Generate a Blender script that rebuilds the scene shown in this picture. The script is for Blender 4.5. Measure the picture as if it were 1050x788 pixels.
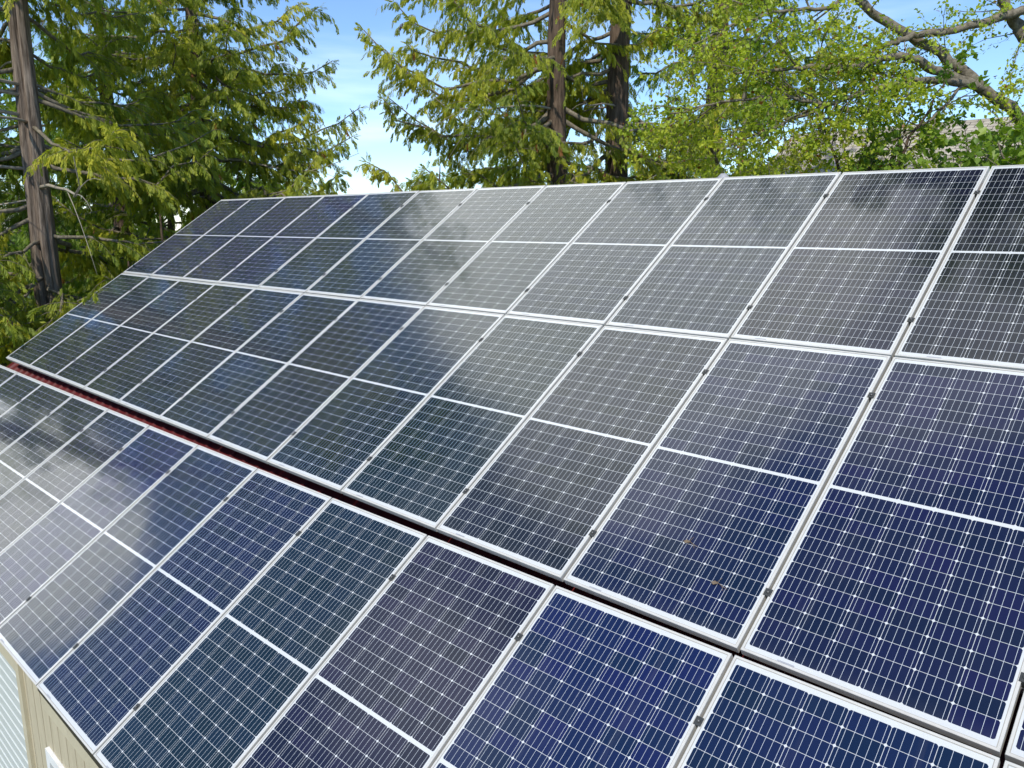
import bpy, math
import numpy as np
from mathutils import Vector, Matrix

for o in list(bpy.data.objects):
    bpy.data.objects.remove(o)
S = bpy.context.scene
C = S.collection
R = math.radians

# ------------------------------------------------------------------ camera
cam_d = bpy.data.cameras.new('camera')
cam = bpy.data.objects.new('camera', cam_d)
C.objects.link(cam)
cam_d.sensor_fit = 'HORIZONTAL'
cam_d.sensor_width = 36.0
cam_d.lens = 36.0 * 800.7 / 1050.0
cam_d.clip_start = 0.05
cam_d.clip_end = 2000
CAM = Vector((1.4129, -2.9277, 1.8123))
right = Vector((0.726757, 0.686894, 0.000889))
down = Vector((0.138046, -0.144789, -0.979785))
fwd = Vector((-0.672880, 0.712189, -0.200049))
mw = Matrix((right, -down, -fwd)).transposed().to_4x4()
mw.translation = CAM
cam.matrix_world = mw
S.camera = cam

# ------------------------------------------------------------------ sky and sun
SUN_AZ, SUN_EL = 155.0, 46.5          # clockwise from +Y
W = bpy.data.worlds.new('World')
S.world = W
W.use_nodes = True
nt = W.node_tree
nt.nodes.clear()


def N(tree, kind, **kw):
    n = tree.nodes.new(kind)
    for k, v in kw.items():
        if k.startswith('i_'):
            key = k[2:]
            key = int(key) if key.isdigit() else key.replace('_', ' ')
            n.inputs[key].default_value = v
        else:
            setattr(n, k, v)
    return n


def mathn(tree, op, a, b=None, c=None, clamp=False):
    n = tree.nodes.new('ShaderNodeMath')
    n.operation = op
    n.use_clamp = clamp
    for i, v in enumerate((a, b, c)):
        if v is None:
            continue
        if isinstance(v, (int, float)):
            n.inputs[i].default_value = v
        else:
            tree.links.new(v, n.inputs[i])
    return n.outputs[0]


def smooth(tree, v, lo, hi):
    n = tree.nodes.new('ShaderNodeMapRange')
    n.interpolation_type = 'SMOOTHSTEP'
    n.inputs['From Min'].default_value = lo
    n.inputs['From Max'].default_value = hi
    tree.links.new(v, n.inputs['Value'])
    return n.outputs['Result']


sky = N(nt, 'ShaderNodeTexSky', sky_type='NISHITA', sun_disc=False)
sky.sun_elevation = R(SUN_EL)
sky.sun_rotation = R(SUN_AZ)
sky.altitude = 1000
sky.air_density = 1.0
sky.dust_density = 0.0
sky.ozone_density = 6.0
tc = N(nt, 'ShaderNodeTexCoord')
DIR = tc.outputs['Generated']


def lobe(az, el, r0, r1):
    """soft cloud bank around a direction of the sky"""
    d = (math.sin(R(az)) * math.cos(R(el)), math.cos(R(az)) * math.cos(R(el)), math.sin(R(el)))
    dp = N(nt, 'ShaderNodeVectorMath', operation='DOT_PRODUCT')
    nt.links.new(DIR, dp.inputs[0])
    dp.inputs[1].default_value = d
    ang = mathn(nt, 'ARCCOSINE', mathn(nt, 'MINIMUM', dp.outputs['Value'], 0.99999))
    return mathn(nt, 'SUBTRACT', 1.0, smooth(nt, ang, R(r0), R(r1)))


noise = N(nt, 'ShaderNodeTexNoise', i_Scale=4.5, i_Detail=7.0, i_Roughness=0.55)
mp = N(nt, 'ShaderNodeMapping')
mp.inputs['Scale'].default_value = (1, 1, 2.2)
mp.inputs['Location'].default_value = (3.1, 0.4, 1.7)
nt.links.new(DIR, mp.inputs['Vector'])
nt.links.new(mp.outputs[0], noise.inputs['Vector'])
wisp = N(nt, 'ShaderNodeTexNoise', i_Scale=3.0, i_Detail=6.0, i_Roughness=0.5)
mp2 = N(nt, 'ShaderNodeMapping')
mp2.inputs['Scale'].default_value = (1, 1, 7)
mp2.inputs['Rotation'].default_value = (0.12, 0.1, 0)
nt.links.new(DIR, mp2.inputs['Vector'])
nt.links.new(mp2.outputs[0], wisp.inputs['Vector'])
banks = [(-60, 50, 13, 22, 0.95), (-80, 55, 6, 15, 0.66), (-102.5, 18, 5, 9.0, 1.2), (-100, 46, 3, 14, 0.30), (-45, 66, 5, 17, 0.55),
         (-112, 44, 3, 14, 0.45)]
tot = None
for az, el, r0, r1, w in banks:
    l = mathn(nt, 'MULTIPLY', lobe(az, el, r0, r1), w)
    tot = l if tot is None else mathn(nt, 'MAXIMUM', tot, l)
nz = mathn(nt, 'MULTIPLY_ADD', noise.outputs['Fac'], 1.3, -0.65)
cl = smooth(nt, mathn(nt, 'ADD', tot, mathn(nt, 'MULTIPLY', nz, 0.28)), 0.12, 0.95)
wl = mathn(nt, 'MULTIPLY', smooth(nt, wisp.outputs['Fac'], 0.46, 0.80), 0.22)
sz = N(nt, 'ShaderNodeSeparateXYZ')
nt.links.new(DIR, sz.inputs[0])
wl = mathn(nt, 'MULTIPLY', wl, mathn(nt, 'SUBTRACT', 1.0, smooth(nt, sz.outputs[2], 0.2, 0.36)))   # low streaks only
cloud = mathn(nt, 'MAXIMUM', cl, wl)
CLOUD_L = 11.5
mix = N(nt, 'ShaderNodeMixRGB')
mix.inputs['Color2'].default_value = (CLOUD_L * 0.97, CLOUD_L, CLOUD_L * 0.95, 1)
nt.links.new(cloud, mix.inputs['Fac'])
nt.links.new(sky.outputs[0], mix.inputs['Color1'])
bg = N(nt, 'ShaderNodeBackground', i_Strength=0.15)
wo = N(nt, 'ShaderNodeOutputWorld')
nt.links.new(mix.outputs[0], bg.inputs['Color'])
nt.links.new(bg.outputs[0], wo.inputs['Surface'])

sun_d = bpy.data.lights.new('sun', 'SUN')
sun_d.energy = 3.15
sun_d.angle = R(0.53)
sun_d.color = (1.0, 0.94, 0.84)
sun = bpy.data.objects.new('sun', sun_d)
sun.rotation_euler = (R(SUN_EL - 90), 0, R(-SUN_AZ))
sun.location = (10, -10, 20)
C.objects.link(sun)

S.view_settings.view_transform = 'Standard'
S.view_settings.look = 'None'
S.view_settings.exposure = 0.38
S.view_settings.gamma = 1.0
S.view_settings.use_curve_mapping = False

# ------------------------------------------------------------------ helpers
TH = R(33.4)                                # roof pitch
cT, sT = math.cos(TH), math.sin(TH)


def P(x, v, n=0.0):
    """roof-plane coordinates (along the eave, up the slope, off the surface) to the world"""
    return Vector((x, v * cT - n * sT, v * sT + n * cT))


def ray(px, py):
    d = right * (px - 525) + down * (py - 394) + fwd * 800.7
    return d.normalized()


def at(px, py, dist):
    d = ray(px, py)
    h = math.hypot(d.x, d.y)
    return CAM + d * (dist / h)


def tag(o, label=None, cat=None, group=None, kind=None):
    if label: o['label'] = label
    if cat: o['category'] = cat
    if group: o['group'] = group
    if kind: o['kind'] = kind
    return o


def empty(name, loc=(0, 0, 0)):
    o = bpy.data.objects.new(name, None)
    o.location = loc
    o.empty_display_size = 0.2
    C.objects.link(o)
    return o


class MB:
    def __init__(s):
        s.v = []; s.f = []; s.sm = []

    def add(s, vs, fs, smooth=False):
        b = len(s.v)
        s.v += [tuple(q) for q in vs]
        s.f += [tuple(i + b for i in f) for f in fs]
        s.sm += [smooth] * len(fs)

    def box(s, lo, hi, T=None):
        x0, y0, z0 = lo; x1, y1, z1 = hi
        vs = [(x0, y0, z0), (x1, y0, z0), (x1, y1, z0), (x0, y1, z0), (x0, y0, z1), (x1, y0, z1), (x1, y1, z1), (x0, y1, z1)]
        if T: vs = [T(*q) for q in vs]
        s.add(vs, [(0, 3, 2, 1), (4, 5, 6, 7), (0, 1, 5, 4), (1, 2, 6, 5), (2, 3, 7, 6), (3, 0, 4, 7)])

    def tube(s, pts, rad, seg=8, cap=True, wob=0.0, rng=None, groove=None):
        pts = [Vector(q) for q in pts]
        n = len(pts)
        if not hasattr(rad, '__len__'): rad = [rad] * n
        rings = []
        u = None
        for i, q in enumerate(pts):
            t = (pts[min(i + 1, n - 1)] - pts[max(i - 1, 0)])
            t = t.normalized() if t.length > 1e-9 else Vector((0, 0, 1))
            if u is None:
                u = t.orthogonal().normalized()
            else:
                u = (u - t * u.dot(t))
                u = u.normalized() if u.length > 1e-6 else t.orthogonal().normalized()
            w = t.cross(u)
            ring = []
            for k in range(seg):
                a = 2 * math.pi * k / seg
                rr = rad[i]
                if rng is not None and wob: rr *= 1 + wob * rng.uniform(-1, 1)
                d = u * math.cos(a) + w * math.sin(a)
                if groove: rr *= groove(d, q)
                ring.append(q + d * rr)
            rings.append(ring)
        vs = [q for r in rings for q in r]
        fs = []
        for i in range(n - 1):
            for k in range(seg):
                k2 = (k + 1) % seg
                fs.append((i * seg + k, i * seg + k2, (i + 1) * seg + k2, (i + 1) * seg + k))
        if cap:
            fs.append(tuple(range(seg))[::-1])
            fs.append(tuple((n - 1) * seg + k for k in range(seg)))
        s.add(vs, fs, True)

    def mesh(s, name, mat):
        me = bpy.data.meshes.new(name)
        me.from_pydata(s.v, [], s.f)
        me.polygons.foreach_set('use_smooth', s.sm)
        me.materials.append(mat)
        me.update()
        return me

    def build(s, name, mat, parent=None):
        o = bpy.data.objects.new(name, s.mesh(name, mat))
        if parent: o.parent = parent
        C.objects.link(o)
        return o


# ------------------------------------------------------------------ materials
def new_mat(name):
    m = bpy.data.materials.new(name)
    m.use_nodes = True
    t = m.node_tree
    t.nodes.clear()
    out = t.nodes.new('ShaderNodeOutputMaterial')
    b = t.nodes.new('ShaderNodeBsdfPrincipled')
    t.links.new(b.outputs[0], out.inputs[0])
    return m, t, b, out


def ramp(t, fac, stops):
    r = t.nodes.new('ShaderNodeValToRGB')
    while len(r.color_ramp.elements) < len(stops):
        r.color_ramp.elements.new(0.5)
    for e, (p, c) in zip(r.color_ramp.elements, stops):
        e.position = p
        e.color = (*c, 1)
    t.links.new(fac, r.inputs[0])
    return r.outputs[0]


def noisy(name, c1, c2, scale=8, rough=0.6, bump=0.0, stretch=(1, 1, 1), detail=6, spec=0.3, metal=0.0, lo=0.3, hi=0.7):
    m, t, b, out = new_mat(name)
    tcn = N(t, 'ShaderNodeTexCoord')
    mpn = N(t, 'ShaderNodeMapping')
    mpn.inputs['Scale'].default_value = stretch
    t.links.new(tcn.outputs['Object'], mpn.inputs['Vector'])
    nz = N(t, 'ShaderNodeTexNoise', i_Scale=scale, i_Detail=detail, i_Roughness=0.6)
    t.links.new(mpn.outputs[0], nz.inputs['Vector'])
    col = ramp(t, nz.outputs['Fac'], [(lo, c1), (hi, c2)])
    t.links.new(col, b.inputs['Base Color'])
    b.inputs['Roughness'].default_value = rough
    b.inputs['Specular IOR Level'].default_value = spec
    b.inputs['Metallic'].default_value = metal
    if bump:
        bp = N(t, 'ShaderNodeBump', i_Strength=min(1.0, bump), i_Distance=0.03)
        t.links.new(nz.outputs['Fac'], bp.inputs['Height'])
        t.links.new(bp.outputs[0], b.inputs['Normal'])
    return m


CW, RH, MID = 0.1565, 0.0787, 0.018       # cell pitch, half cell pitch, middle bar
PW, PL, PT = 0.984, 1.979, 0.040          # panel width, length, frame depth


def cell_material():
    m, t, b, out = new_mat('solar_cells_under_glass')
    L = t.links.new
    tcn = N(t, 'ShaderNodeTexCoord')
    sp = N(t, 'ShaderNodeSeparateXYZ')
    L(tcn.outputs['Object'], sp.inputs[0])
    x, y = sp.outputs[0], sp.outputs[1]
    M = lambda op, a, b_=None, c=None, clamp=False: mathn(t, op, a, b_, c, clamp)
    cx = M('DIVIDE', M('ADD', x, 3 * CW), CW)
    fx = M('FRACT', cx)
    ay = M('SUBTRACT', M('ABSOLUTE', y), MID / 2)
    cy = M('DIVIDE', ay, RH)
    fy = M('FRACT', cy)
    dx = M('SUBTRACT', CW / 2, M('MULTIPLY', M('ABSOLUTE', M('SUBTRACT', fx, 0.5)), CW))   # distance to the cell edge
    dy = M('SUBTRACT', RH / 2, M('MULTIPLY', M('ABSOLUTE', M('SUBTRACT', fy, 0.5)), RH))
    inx = M('LESS_THAN', M('ABSOLUTE', x), 3 * CW)
    iny = M('MULTIPLY', M('GREATER_THAN', ay, 0.0), M('LESS_THAN', cy, 12.0))
    cell = M('MULTIPLY', M('MULTIPLY', inx, iny),
             M('MULTIPLY', M('MULTIPLY', M('GREATER_THAN', dx, 0.0009), M('GREATER_THAN', dy, 0.0009)),
               M('GREATER_THAN', M('ADD', dx, dy), 0.0078)))
    fb = M('FRACT', M('MULTIPLY', fx, 5.0))
    bus = M('LESS_THAN', M('ABSOLUTE', M('SUBTRACT', fb, 0.5)), 0.00066 / (CW / 5))
    bus = M('MULTIPLY', bus, M('MULTIPLY', inx, iny))
    # per cell and per panel variation
    oi = N(t, 'ShaderNodeObjectInfo')
    fl = N(t, 'ShaderNodeCombineXYZ')
    L(M('FLOOR', cx), fl.inputs[0])
    L(M('MULTIPLY', M('FLOOR', cy), M('SIGN', y)), fl.inputs[1])
    L(M('MULTIPLY', oi.outputs['Random'], 91.7), fl.inputs[2])
    wn = N(t, 'ShaderNodeTexWhiteNoise', noise_dimensions='3D')
    L(fl.outputs[0], wn.inputs['Vector'])
    base = oi.outputs['Color']                  # panel tint: batch difference plus angle-dependent iridescence painted into the colour
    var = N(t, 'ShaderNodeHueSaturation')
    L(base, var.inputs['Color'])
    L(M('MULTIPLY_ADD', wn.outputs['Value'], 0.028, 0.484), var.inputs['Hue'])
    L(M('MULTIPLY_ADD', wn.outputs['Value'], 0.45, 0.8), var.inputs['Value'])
    m1 = N(t, 'ShaderNodeMixRGB')
    m1.inputs['Color1'].default_value = (0.57, 0.585, 0.58, 1)         # white backsheet
    L(cell, m1.inputs['Fac'])
    L(var.outputs[0], m1.inputs['Color2'])
    edge = M('MAXIMUM', M('GREATER_THAN', M('ABSOLUTE', x), PW / 2 - 0.0138), M('GREATER_THAN', M('ABSOLUTE', y), PL / 2 - 0.0138))
    m1b = N(t, 'ShaderNodeMixRGB')
    m1b.inputs['Color2'].default_value = (0.30, 0.275, 0.215, 1)      # grime and sealant at the lip
    L(M('MULTIPLY', edge, 0.8), m1b.inputs['Fac'])
    L(m1.outputs[0], m1b.inputs['Color1'])
    m2 = N(t, 'ShaderNodeMixRGB')
    m2.inputs['Color2'].default_value = (0.56, 0.60, 0.63, 1)         # silver ribbons
    L(bus, m2.inputs['Fac'])
    L(m1b.outputs[0], m2.inputs['Color1'])
    # thin dust film, a little heavier along the lower edge, and a few specks
    nz = N(t, 'ShaderNodeTexNoise', i_Scale=2.3, i_Detail=6.0, i_Roughness=0.6)
    ofs = N(t, 'ShaderNodeVectorMath', operation='ADD')
    cb = N(t, 'ShaderNodeCombineXYZ')
    L(M('MULTIPLY', oi.outputs['Random'], 57.0), cb.inputs[2])
    L(tcn.outputs['Object'], ofs.inputs[0])
    L(cb.outputs[0], ofs.inputs[1])
    L(ofs.outputs[0], nz.inputs['Vector'])
    low = smooth(t, M('MULTIPLY', y, -1.0), PL / 2 - 0.10, PL / 2 - 0.012)
    dust = M('ADD', M('MULTIPLY', smooth(t, nz.outputs['Fac'], 0.35, 0.8), 0.014), M('MULTIPLY', low, 0.035))
    vo = N(t, 'ShaderNodeTexVoronoi', i_Scale=9.0)
    L(ofs.outputs[0], vo.inputs['Vector'])
    wn2 = N(t, 'ShaderNodeSeparateColor')
    L(vo.outputs['Color'], wn2.inputs[0])
    speck = M('MULTIPLY', M('LESS_THAN', vo.outputs['Distance'], M('MULTIPLY', wn2.outputs[1], 0.032)), M('GREATER_THAN', wn2.outputs[0], 0.72))
    m3 = N(t, 'ShaderNodeMixRGB')
    m3.inputs['Color2'].default_value = (0.30, 0.28, 0.25, 1)
    mps = N(t, 'ShaderNodeMapping')
    mps.inputs['Scale'].default_value = (14, 0.9, 1)
    L(ofs.outputs[0], mps.inputs['Vector'])
    ns_ = N(t, 'ShaderNodeTexNoise', i_Scale=1.0, i_Detail=5.0, i_Roughness=0.65)
    L(mps.outputs[0], ns_.inputs['Vector'])
    runs = M('MULTIPLY', smooth(t, ns_.outputs['Fac'], 0.55, 0.80), 0.075)
    dust = M('ADD', dust, runs)
    v2 = N(t, 'ShaderNodeTexVoronoi', i_Scale=26.0)
    L(ofs.outputs[0], v2.inputs['Vector'])
    s2 = N(t, 'ShaderNodeSeparateColor')
    L(v2.outputs['Color'], s2.inputs[0])
    fine = M('MULTIPLY', M('LESS_THAN', v2.outputs['Distance'], M('MULTIPLY', s2.outputs[1], 0.05)), M('GREATER_THAN', s2.outputs[0], 0.86))
    L(M('MAXIMUM', dust, M('MULTIPLY', M('MAXIMUM', speck, fine), 0.6)), m3.inputs['Fac'])
    L(m2.outputs[0], m3.inputs['Color1'])
    L(m3.outputs[0], b.inputs['Base Color'])
    L(M('MULTIPLY_ADD', nz.outputs['Fac'], 0.05, 0.06), b.inputs['Roughness'])
    b.inputs['IOR'].default_value = 1.55
    # faint waviness of tempered glass
    nb = N(t, 'ShaderNodeTexNoise', i_Scale=3.0, i_Detail=1.0)
    L(ofs.outputs[0], nb.inputs['Vector'])
    bp = N(t, 'ShaderNodeBump', i_Strength=0.12, i_Distance=0.02)
    L(nb.outputs['Fac'], bp.inputs['Height'])
    L(bp.outputs[0], b.inputs['Normal'])
    return m


M_CELL = cell_material()
M_FRAME = noisy('anodised_frame', (0.49, 0.48, 0.44), (0.57, 0.555, 0.515), 14, 0.38, 0, spec=0.5)
M_BACK = noisy('backsheet', (0.6, 0.6, 0.6), (0.66, 0.66, 0.65), 5, 0.6)
M_CLAMP = noisy('dark_clamp', (0.022, 0.024, 0.024), (0.05, 0.052, 0.05), 30, 0.45, 0, spec=0.5)
M_BOLT = noisy('clamp_bolt', (0.10, 0.10, 0.095), (0.22, 0.21, 0.20), 60, 0.4, 0, metal=0.6)
M_RAIL = noisy('rail_aluminium', (0.45, 0.45, 0.44), (0.55, 0.55, 0.54), 12, 0.4, metal=0.7)
M_RED = noisy('red_roof_steel', (0.095, 0.011, 0.013), (0.145, 0.018, 0.02), 6, 0.42, 0, spec=0.5)
M_TAN = noisy('tan_siding_paint', (0.44, 0.385, 0.265), (0.53, 0.465, 0.33), 9, 0.75, 0.15, (3, 3, 0.35))
M_TRIM = noisy('tan_trim_paint', (0.48, 0.425, 0.30), (0.55, 0.49, 0.35), 7, 0.65, 0.1)
M_DARK = noisy('dark_bronze_gutter', (0.035, 0.03, 0.024), (0.06, 0.05, 0.04), 8, 0.5)
M_DOOR = noisy('pale_shutter_paint', (0.50, 0.525, 0.495), (0.55, 0.575, 0.545), 5, 0.5, 0, (1, 1, 4))
M_WHITE = noisy('white_window_paint', (0.72, 0.72, 0.70), (0.8, 0.8, 0.78), 12, 0.5)
M_GREY = noisy('grey_vent_steel', (0.30, 0.31, 0.33), (0.42, 0.43, 0.46), 12, 0.5, 0, spec=0.5)


def glass_pane():
    m, t, b, out = new_mat('window_glass')
    b.inputs['Base Color'].default_value = (0.16, 0.18, 0.19, 1)
    b.inputs['Roughness'].default_value = 0.06
    b.inputs['IOR'].default_value = 1.5
    return m


M_PANE = glass_pane()


def shingle_mat():
    m, t, b, out = new_mat('weathered_shingles')
    tcn = N(t, 'ShaderNodeTexCoord')
    br = N(t, 'ShaderNodeTexBrick', i_Scale=1.0)
    br.inputs['Brick Width'].default_value = 0.3
    br.inputs['Row Height'].default_value = 0.16
    br.inputs['Mortar Size'].default_value = 0.012
    br.inputs['Color1'].default_value = (0.40, 0.355, 0.285, 1)
    br.inputs['Color2'].default_value = (0.52, 0.47, 0.385, 1)
    br.inputs['Mortar'].default_value = (0.14, 0.115, 0.10, 1)
    t.links.new(tcn.outputs['UV'], br.inputs['Vector'])
    nz = N(t, 'ShaderNodeTexNoise', i_Scale=5.0, i_Detail=8.0)
    t.links.new(tcn.outputs['Object'], nz.inputs['Vector'])
    mx = N(t, 'ShaderNodeMixRGB', blend_type='MULTIPLY')
    mx.inputs['Fac'].default_value = 0.7
    t.links.new(br.outputs['Color'], mx.inputs['Color1'])
    t.links.new(ramp(t, nz.outputs['Fac'], [(0.3, (0.55, 0.55, 0.5)), (0.7, (1, 1, 1))]), mx.inputs['Color2'])
    t.links.new(mx.outputs[0], b.inputs['Base Color'])
    b.inputs['Roughness'].default_value = 0.9
    return m


def leaf_mat(name, stops, trans=0.42, rough=0.55):
    """leaf colour varies from spray to spray (young growth, old growth, a few browned ones)"""
    m, t, b, out = new_mat(name)
    at_ = N(t, 'ShaderNodeAttribute', attribute_name='tint')
    col = ramp(t, at_.outputs['Fac'], stops)
    t.links.new(col, b.inputs['Base Color'])
    b.inputs['Roughness'].default_value = rough
    b.inputs['Specular IOR Level'].default_value = 0.35
    tr = N(t, 'ShaderNodeBsdfTranslucent')
    g = N(t, 'ShaderNodeMixRGB', blend_type='MULTIPLY')
    g.inputs['Fac'].default_value = 1
    g.inputs['Color2'].default_value = (1.5, 1.55, 0.6, 1)
    t.links.new(col, g.inputs['Color1'])
    t.links.new(g.outputs[0], tr.inputs['Color'])
    mx = N(t, 'ShaderNodeMixShader')
    mx.inputs[0].default_value = trans
    t.links.new(b.outputs[0], mx.inputs[1])
    t.links.new(tr.outputs[0], mx.inputs[2])
    t.links.new(mx.outputs[0], out.inputs[0])
    return m


M_CEDAR = leaf_mat('cedar_sprays', [(0.0, (0.080, 0.128, 0.018)), (0.35, (0.195, 0.255, 0.028)), (0.7, (0.345, 0.375, 0.036)),
                                    (0.93, (0.49, 0.47, 0.045)), (0.97, (0.22, 0.12, 0.03)), (1.0, (0.24, 0.10, 0.03))])
M_CEDAR_B = leaf_mat('cedar_sprays_cool', [(0.0, (0.070, 0.135, 0.022)), (0.4, (0.16, 0.26, 0.032)), (0.8, (0.28, 0.37, 0.040)),
                                           (1.0, (0.40, 0.45, 0.05))])
M_LEAF = leaf_mat('spring_leaves', [(0.0, (0.16, 0.26, 0.026)), (0.4, (0.32, 0.41, 0.034)), (0.8, (0.48, 0.53, 0.046)),
                                    (0.93, (0.26, 0.27, 0.05)), (0.97, (0.26, 0.14, 0.035)), (1.0, (0.24, 0.10, 0.03))], 0.42, 0.45)
M_LEAF_B = leaf_mat('green_leaves', [(0.0, (0.09, 0.18, 0.024)), (0.5, (0.18, 0.29, 0.03)), (1.0, (0.30, 0.40, 0.045))], 0.42, 0.45)
M_BARK = noisy('cedar_bark', (0.085, 0.062, 0.045), (0.33, 0.265, 0.21), 26, 0.9, 1.0, (1, 1, 0.09), 8, 0.2, 0, 0.35, 0.72)
M_BARK_D = noisy('dark_bark', (0.05, 0.035, 0.024), (0.17, 0.12, 0.085), 20, 0.9, 1.0, (1, 1, 0.12), 8, 0.2, 0, 0.35, 0.7)
M_BRANCH = noisy('grey_branch_bark', (0.085, 0.072, 0.048), (0.27, 0.235, 0.175), 18, 0.85, 0.6, (1, 1, 1), 6, 0.2)
M_DEAD = noisy('bare_grey_wood', (0.22, 0.19, 0.145), (0.42, 0.37, 0.29), 14, 0.85, 0.4)
M_WOOD = noisy('split_heartwood', (0.10, 0.04, 0.018), (0.26, 0.12, 0.05), 20, 0.85, 0.6, (1, 1, 0.1), 6, 0.2)
M_GRASS = noisy('grass', (0.03, 0.055, 0.012), (0.09, 0.12, 0.03), 1.5, 0.9, 0.5, (1, 1, 1), 9)

# ------------------------------------------------------------------ ground
GZ = -4.0
g = MB()
g.add([(-700, -700, GZ), (700, -700, GZ), (700, 700, GZ), (-700, 700, GZ)], [(0, 1, 2, 3)])
tag(g.build('ground', M_GRASS), kind='structure')

# ------------------------------------------------------------------ house under the array
XL, XR = -11.42, 4.6
house = empty('metal_roofed_building', (-3.4, 3.5, GZ))
house_inv = Matrix.Translation((3.4, -3.5, -GZ))
tag(house, 'tan sided building with dark red metal roof under the solar panels', 'building')


def hp(mb, name, mat, parent=None):
    o = mb.build(name, mat, parent or house)
    if parent is None: o.matrix_parent_inverse = Matrix.Translation((3.4, -3.5, -GZ))
    return o


# ribbed steel, front slope and back slope
V0, V1, NR = -2.05, 4.10, -0.215
prof = []
xx = XL
while xx < XR - 0.01:
    for dx_, h_ in ((0.0, 0.0), (0.150, 0.0), (0.165, 0.022), (0.195, 0.022), (0.210, 0.0)):
        prof.append((xx + dx_, h_))
    xx += 0.2286
prof.append((XR, 0.0))
ridge = P(0, V1, NR)
roof = MB()
vs = []
for (x_, h_) in prof:
    a = P(x_, V0, NR + h_); b_ = P(x_, V1, NR + h_)
    c_ = Vector((x_, 2 * ridge.y - a.y, a.z)); vs += [a, b_, c_]
fs = []
for i in range(len(prof) - 1):
    k = 3 * i
    fs += [(k, k + 3, k + 4, k + 1), (k + 1, k + 4, k + 5, k + 2)]
roof.add(vs, fs)
hp(roof, 'roof', M_RED)
deck = MB()
e0, e1 = P(0, V0 + 0.10, NR - 0.01), P(0, V1, NR - 0.012)
e2 = Vector((0, 2 * ridge.y - e0.y, e0.z))
th = Vector((0, 0, -0.12))
q = []
for x_ in (XL + 0.03, XR - 0.02):
    for e in (e0, e1, e2, e2 + th, e1 + th, e0 + th):
        q.append((x_, e.y, e.z))
deck.add(q, [(0, 1, 7, 6), (1, 2, 8, 7), (2, 3, 9, 8), (3, 4, 10, 9), (4, 5, 11, 10), (5, 0, 6, 11), (0, 5, 4, 1), (1, 4, 3, 2), (6, 7, 10, 11), (7, 8, 9, 10)])
hp(deck, 'roof_deck', M_DARK)
rc = MB()
for s_ in (-1, 1):
    a = ridge + Vector((0, 0, 0.035)); b_ = ridge + Vector((0, s_ * 0.16 * cT, 0.03 - 0.16 * sT))
    rc.add([(XL, a.y, a.z), (XR, a.y, a.z), (XR, b_.y, b_.z), (XL, b_.y, b_.z)], [(0, 1, 2, 3)])
hp(rc, 'ridge_cap', M_RED)

YW = -1.45                                  # front wall face
YB = 2 * ridge.y + 1.45
wall = MB()


def grooved(mb, x0, x1, z0, z1, y, pitch=0.19, gw=0.022, gd=0.040):
    xs = []
    x_ = math.floor(x0 / pitch) * pitch
    while x_ < x1:
        for dx_, d in ((0, 0), (gw * 0.3, gd), (gw * 0.7, gd), (gw, 0)):
            if x0 < x_ + dx_ < x1: xs.append((x_ + dx_, d))
        x_ += pitch
    xs = [(x0, 0)] + xs + [(x1, 0)]
    vs = []
    for (x_, d) in xs: vs += [(x_, y + d, z0), (x_, y + d, z1)]
    mb.add(vs, [(2 * i, 2 * i + 2, 2 * i + 3, 2 * i + 1) for i in range(len(xs) - 1)])


ZT = -1.31
DX0, DX1, DZ = -10.2, -5.66, -1.86          # shutter opening
WX0, WX1, WZ0, WZ1 = -5.05, -4.05, -3.3, -2.26
grooved(wall, XL + 0.3, DX0, GZ, ZT, YW)
grooved(wall, DX0, DX1, DZ, ZT, YW)
grooved(wall, DX1, WX0, GZ, ZT, YW)
grooved(wall, WX0, WX1, GZ, WZ0, YW)
grooved(wall, WX0, WX1, WZ1, ZT, YW)
grooved(wall, WX1, XR - 0.3, GZ, ZT, YW)
for x_ in (XL + 0.3, XR - 0.3):
    zr = ridge.z - 0.16
    wall.add([(x_, YW, GZ), (x_, YB, GZ), (x_, YB, ZT), (x_, ridge.y, zr), (x_, YW, ZT)], [(0, 1, 2, 3, 4)])
wall.add([(XL + 0.3, YB, GZ), (XR - 0.3, YB, GZ), (XR - 0.3, YB, ZT), (XL + 0.3, YB, ZT)], [(0, 1, 2, 3)])
hp(wall, 'wall', M_TAN)
# roll-up shutter
dm = MB()
z = GZ
k = 0
vs = []
while z < DZ + 0.02:
    for dy, dz in ((0.066, 0.0), (0.066, 0.098), (0.058, 0.106), (0.058, 0.114), (0.066, 0.120)):
        vs += [(DX0, YW + dy, z + dz), (DX1, YW + dy, z + dz)]
        k += 1
    z += 0.125
fs = [(2 * i, 2 * i + 1, 2 * i + 3, 2 * i + 2) for i in range(k - 1)]
dm.add(vs, fs)
door = hp(dm, 'roll_up_door', M_DOOR)
tr = MB()
tr.box((DX1 + 0.002, YW - 0.03, GZ), (DX1 + 0.105, YW + 0.09, DZ + 0.12))
tr.box((DX0 - 0.105, YW - 0.03, GZ), (DX0 - 0.002, YW + 0.09, DZ + 0.12))
tr.box((DX0 - 0.002, YW - 0.026, DZ), (DX1 + 0.002, YW + 0.086, DZ + 0.117))
hp(tr, 'door_frame', M_TRIM, door)
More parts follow.
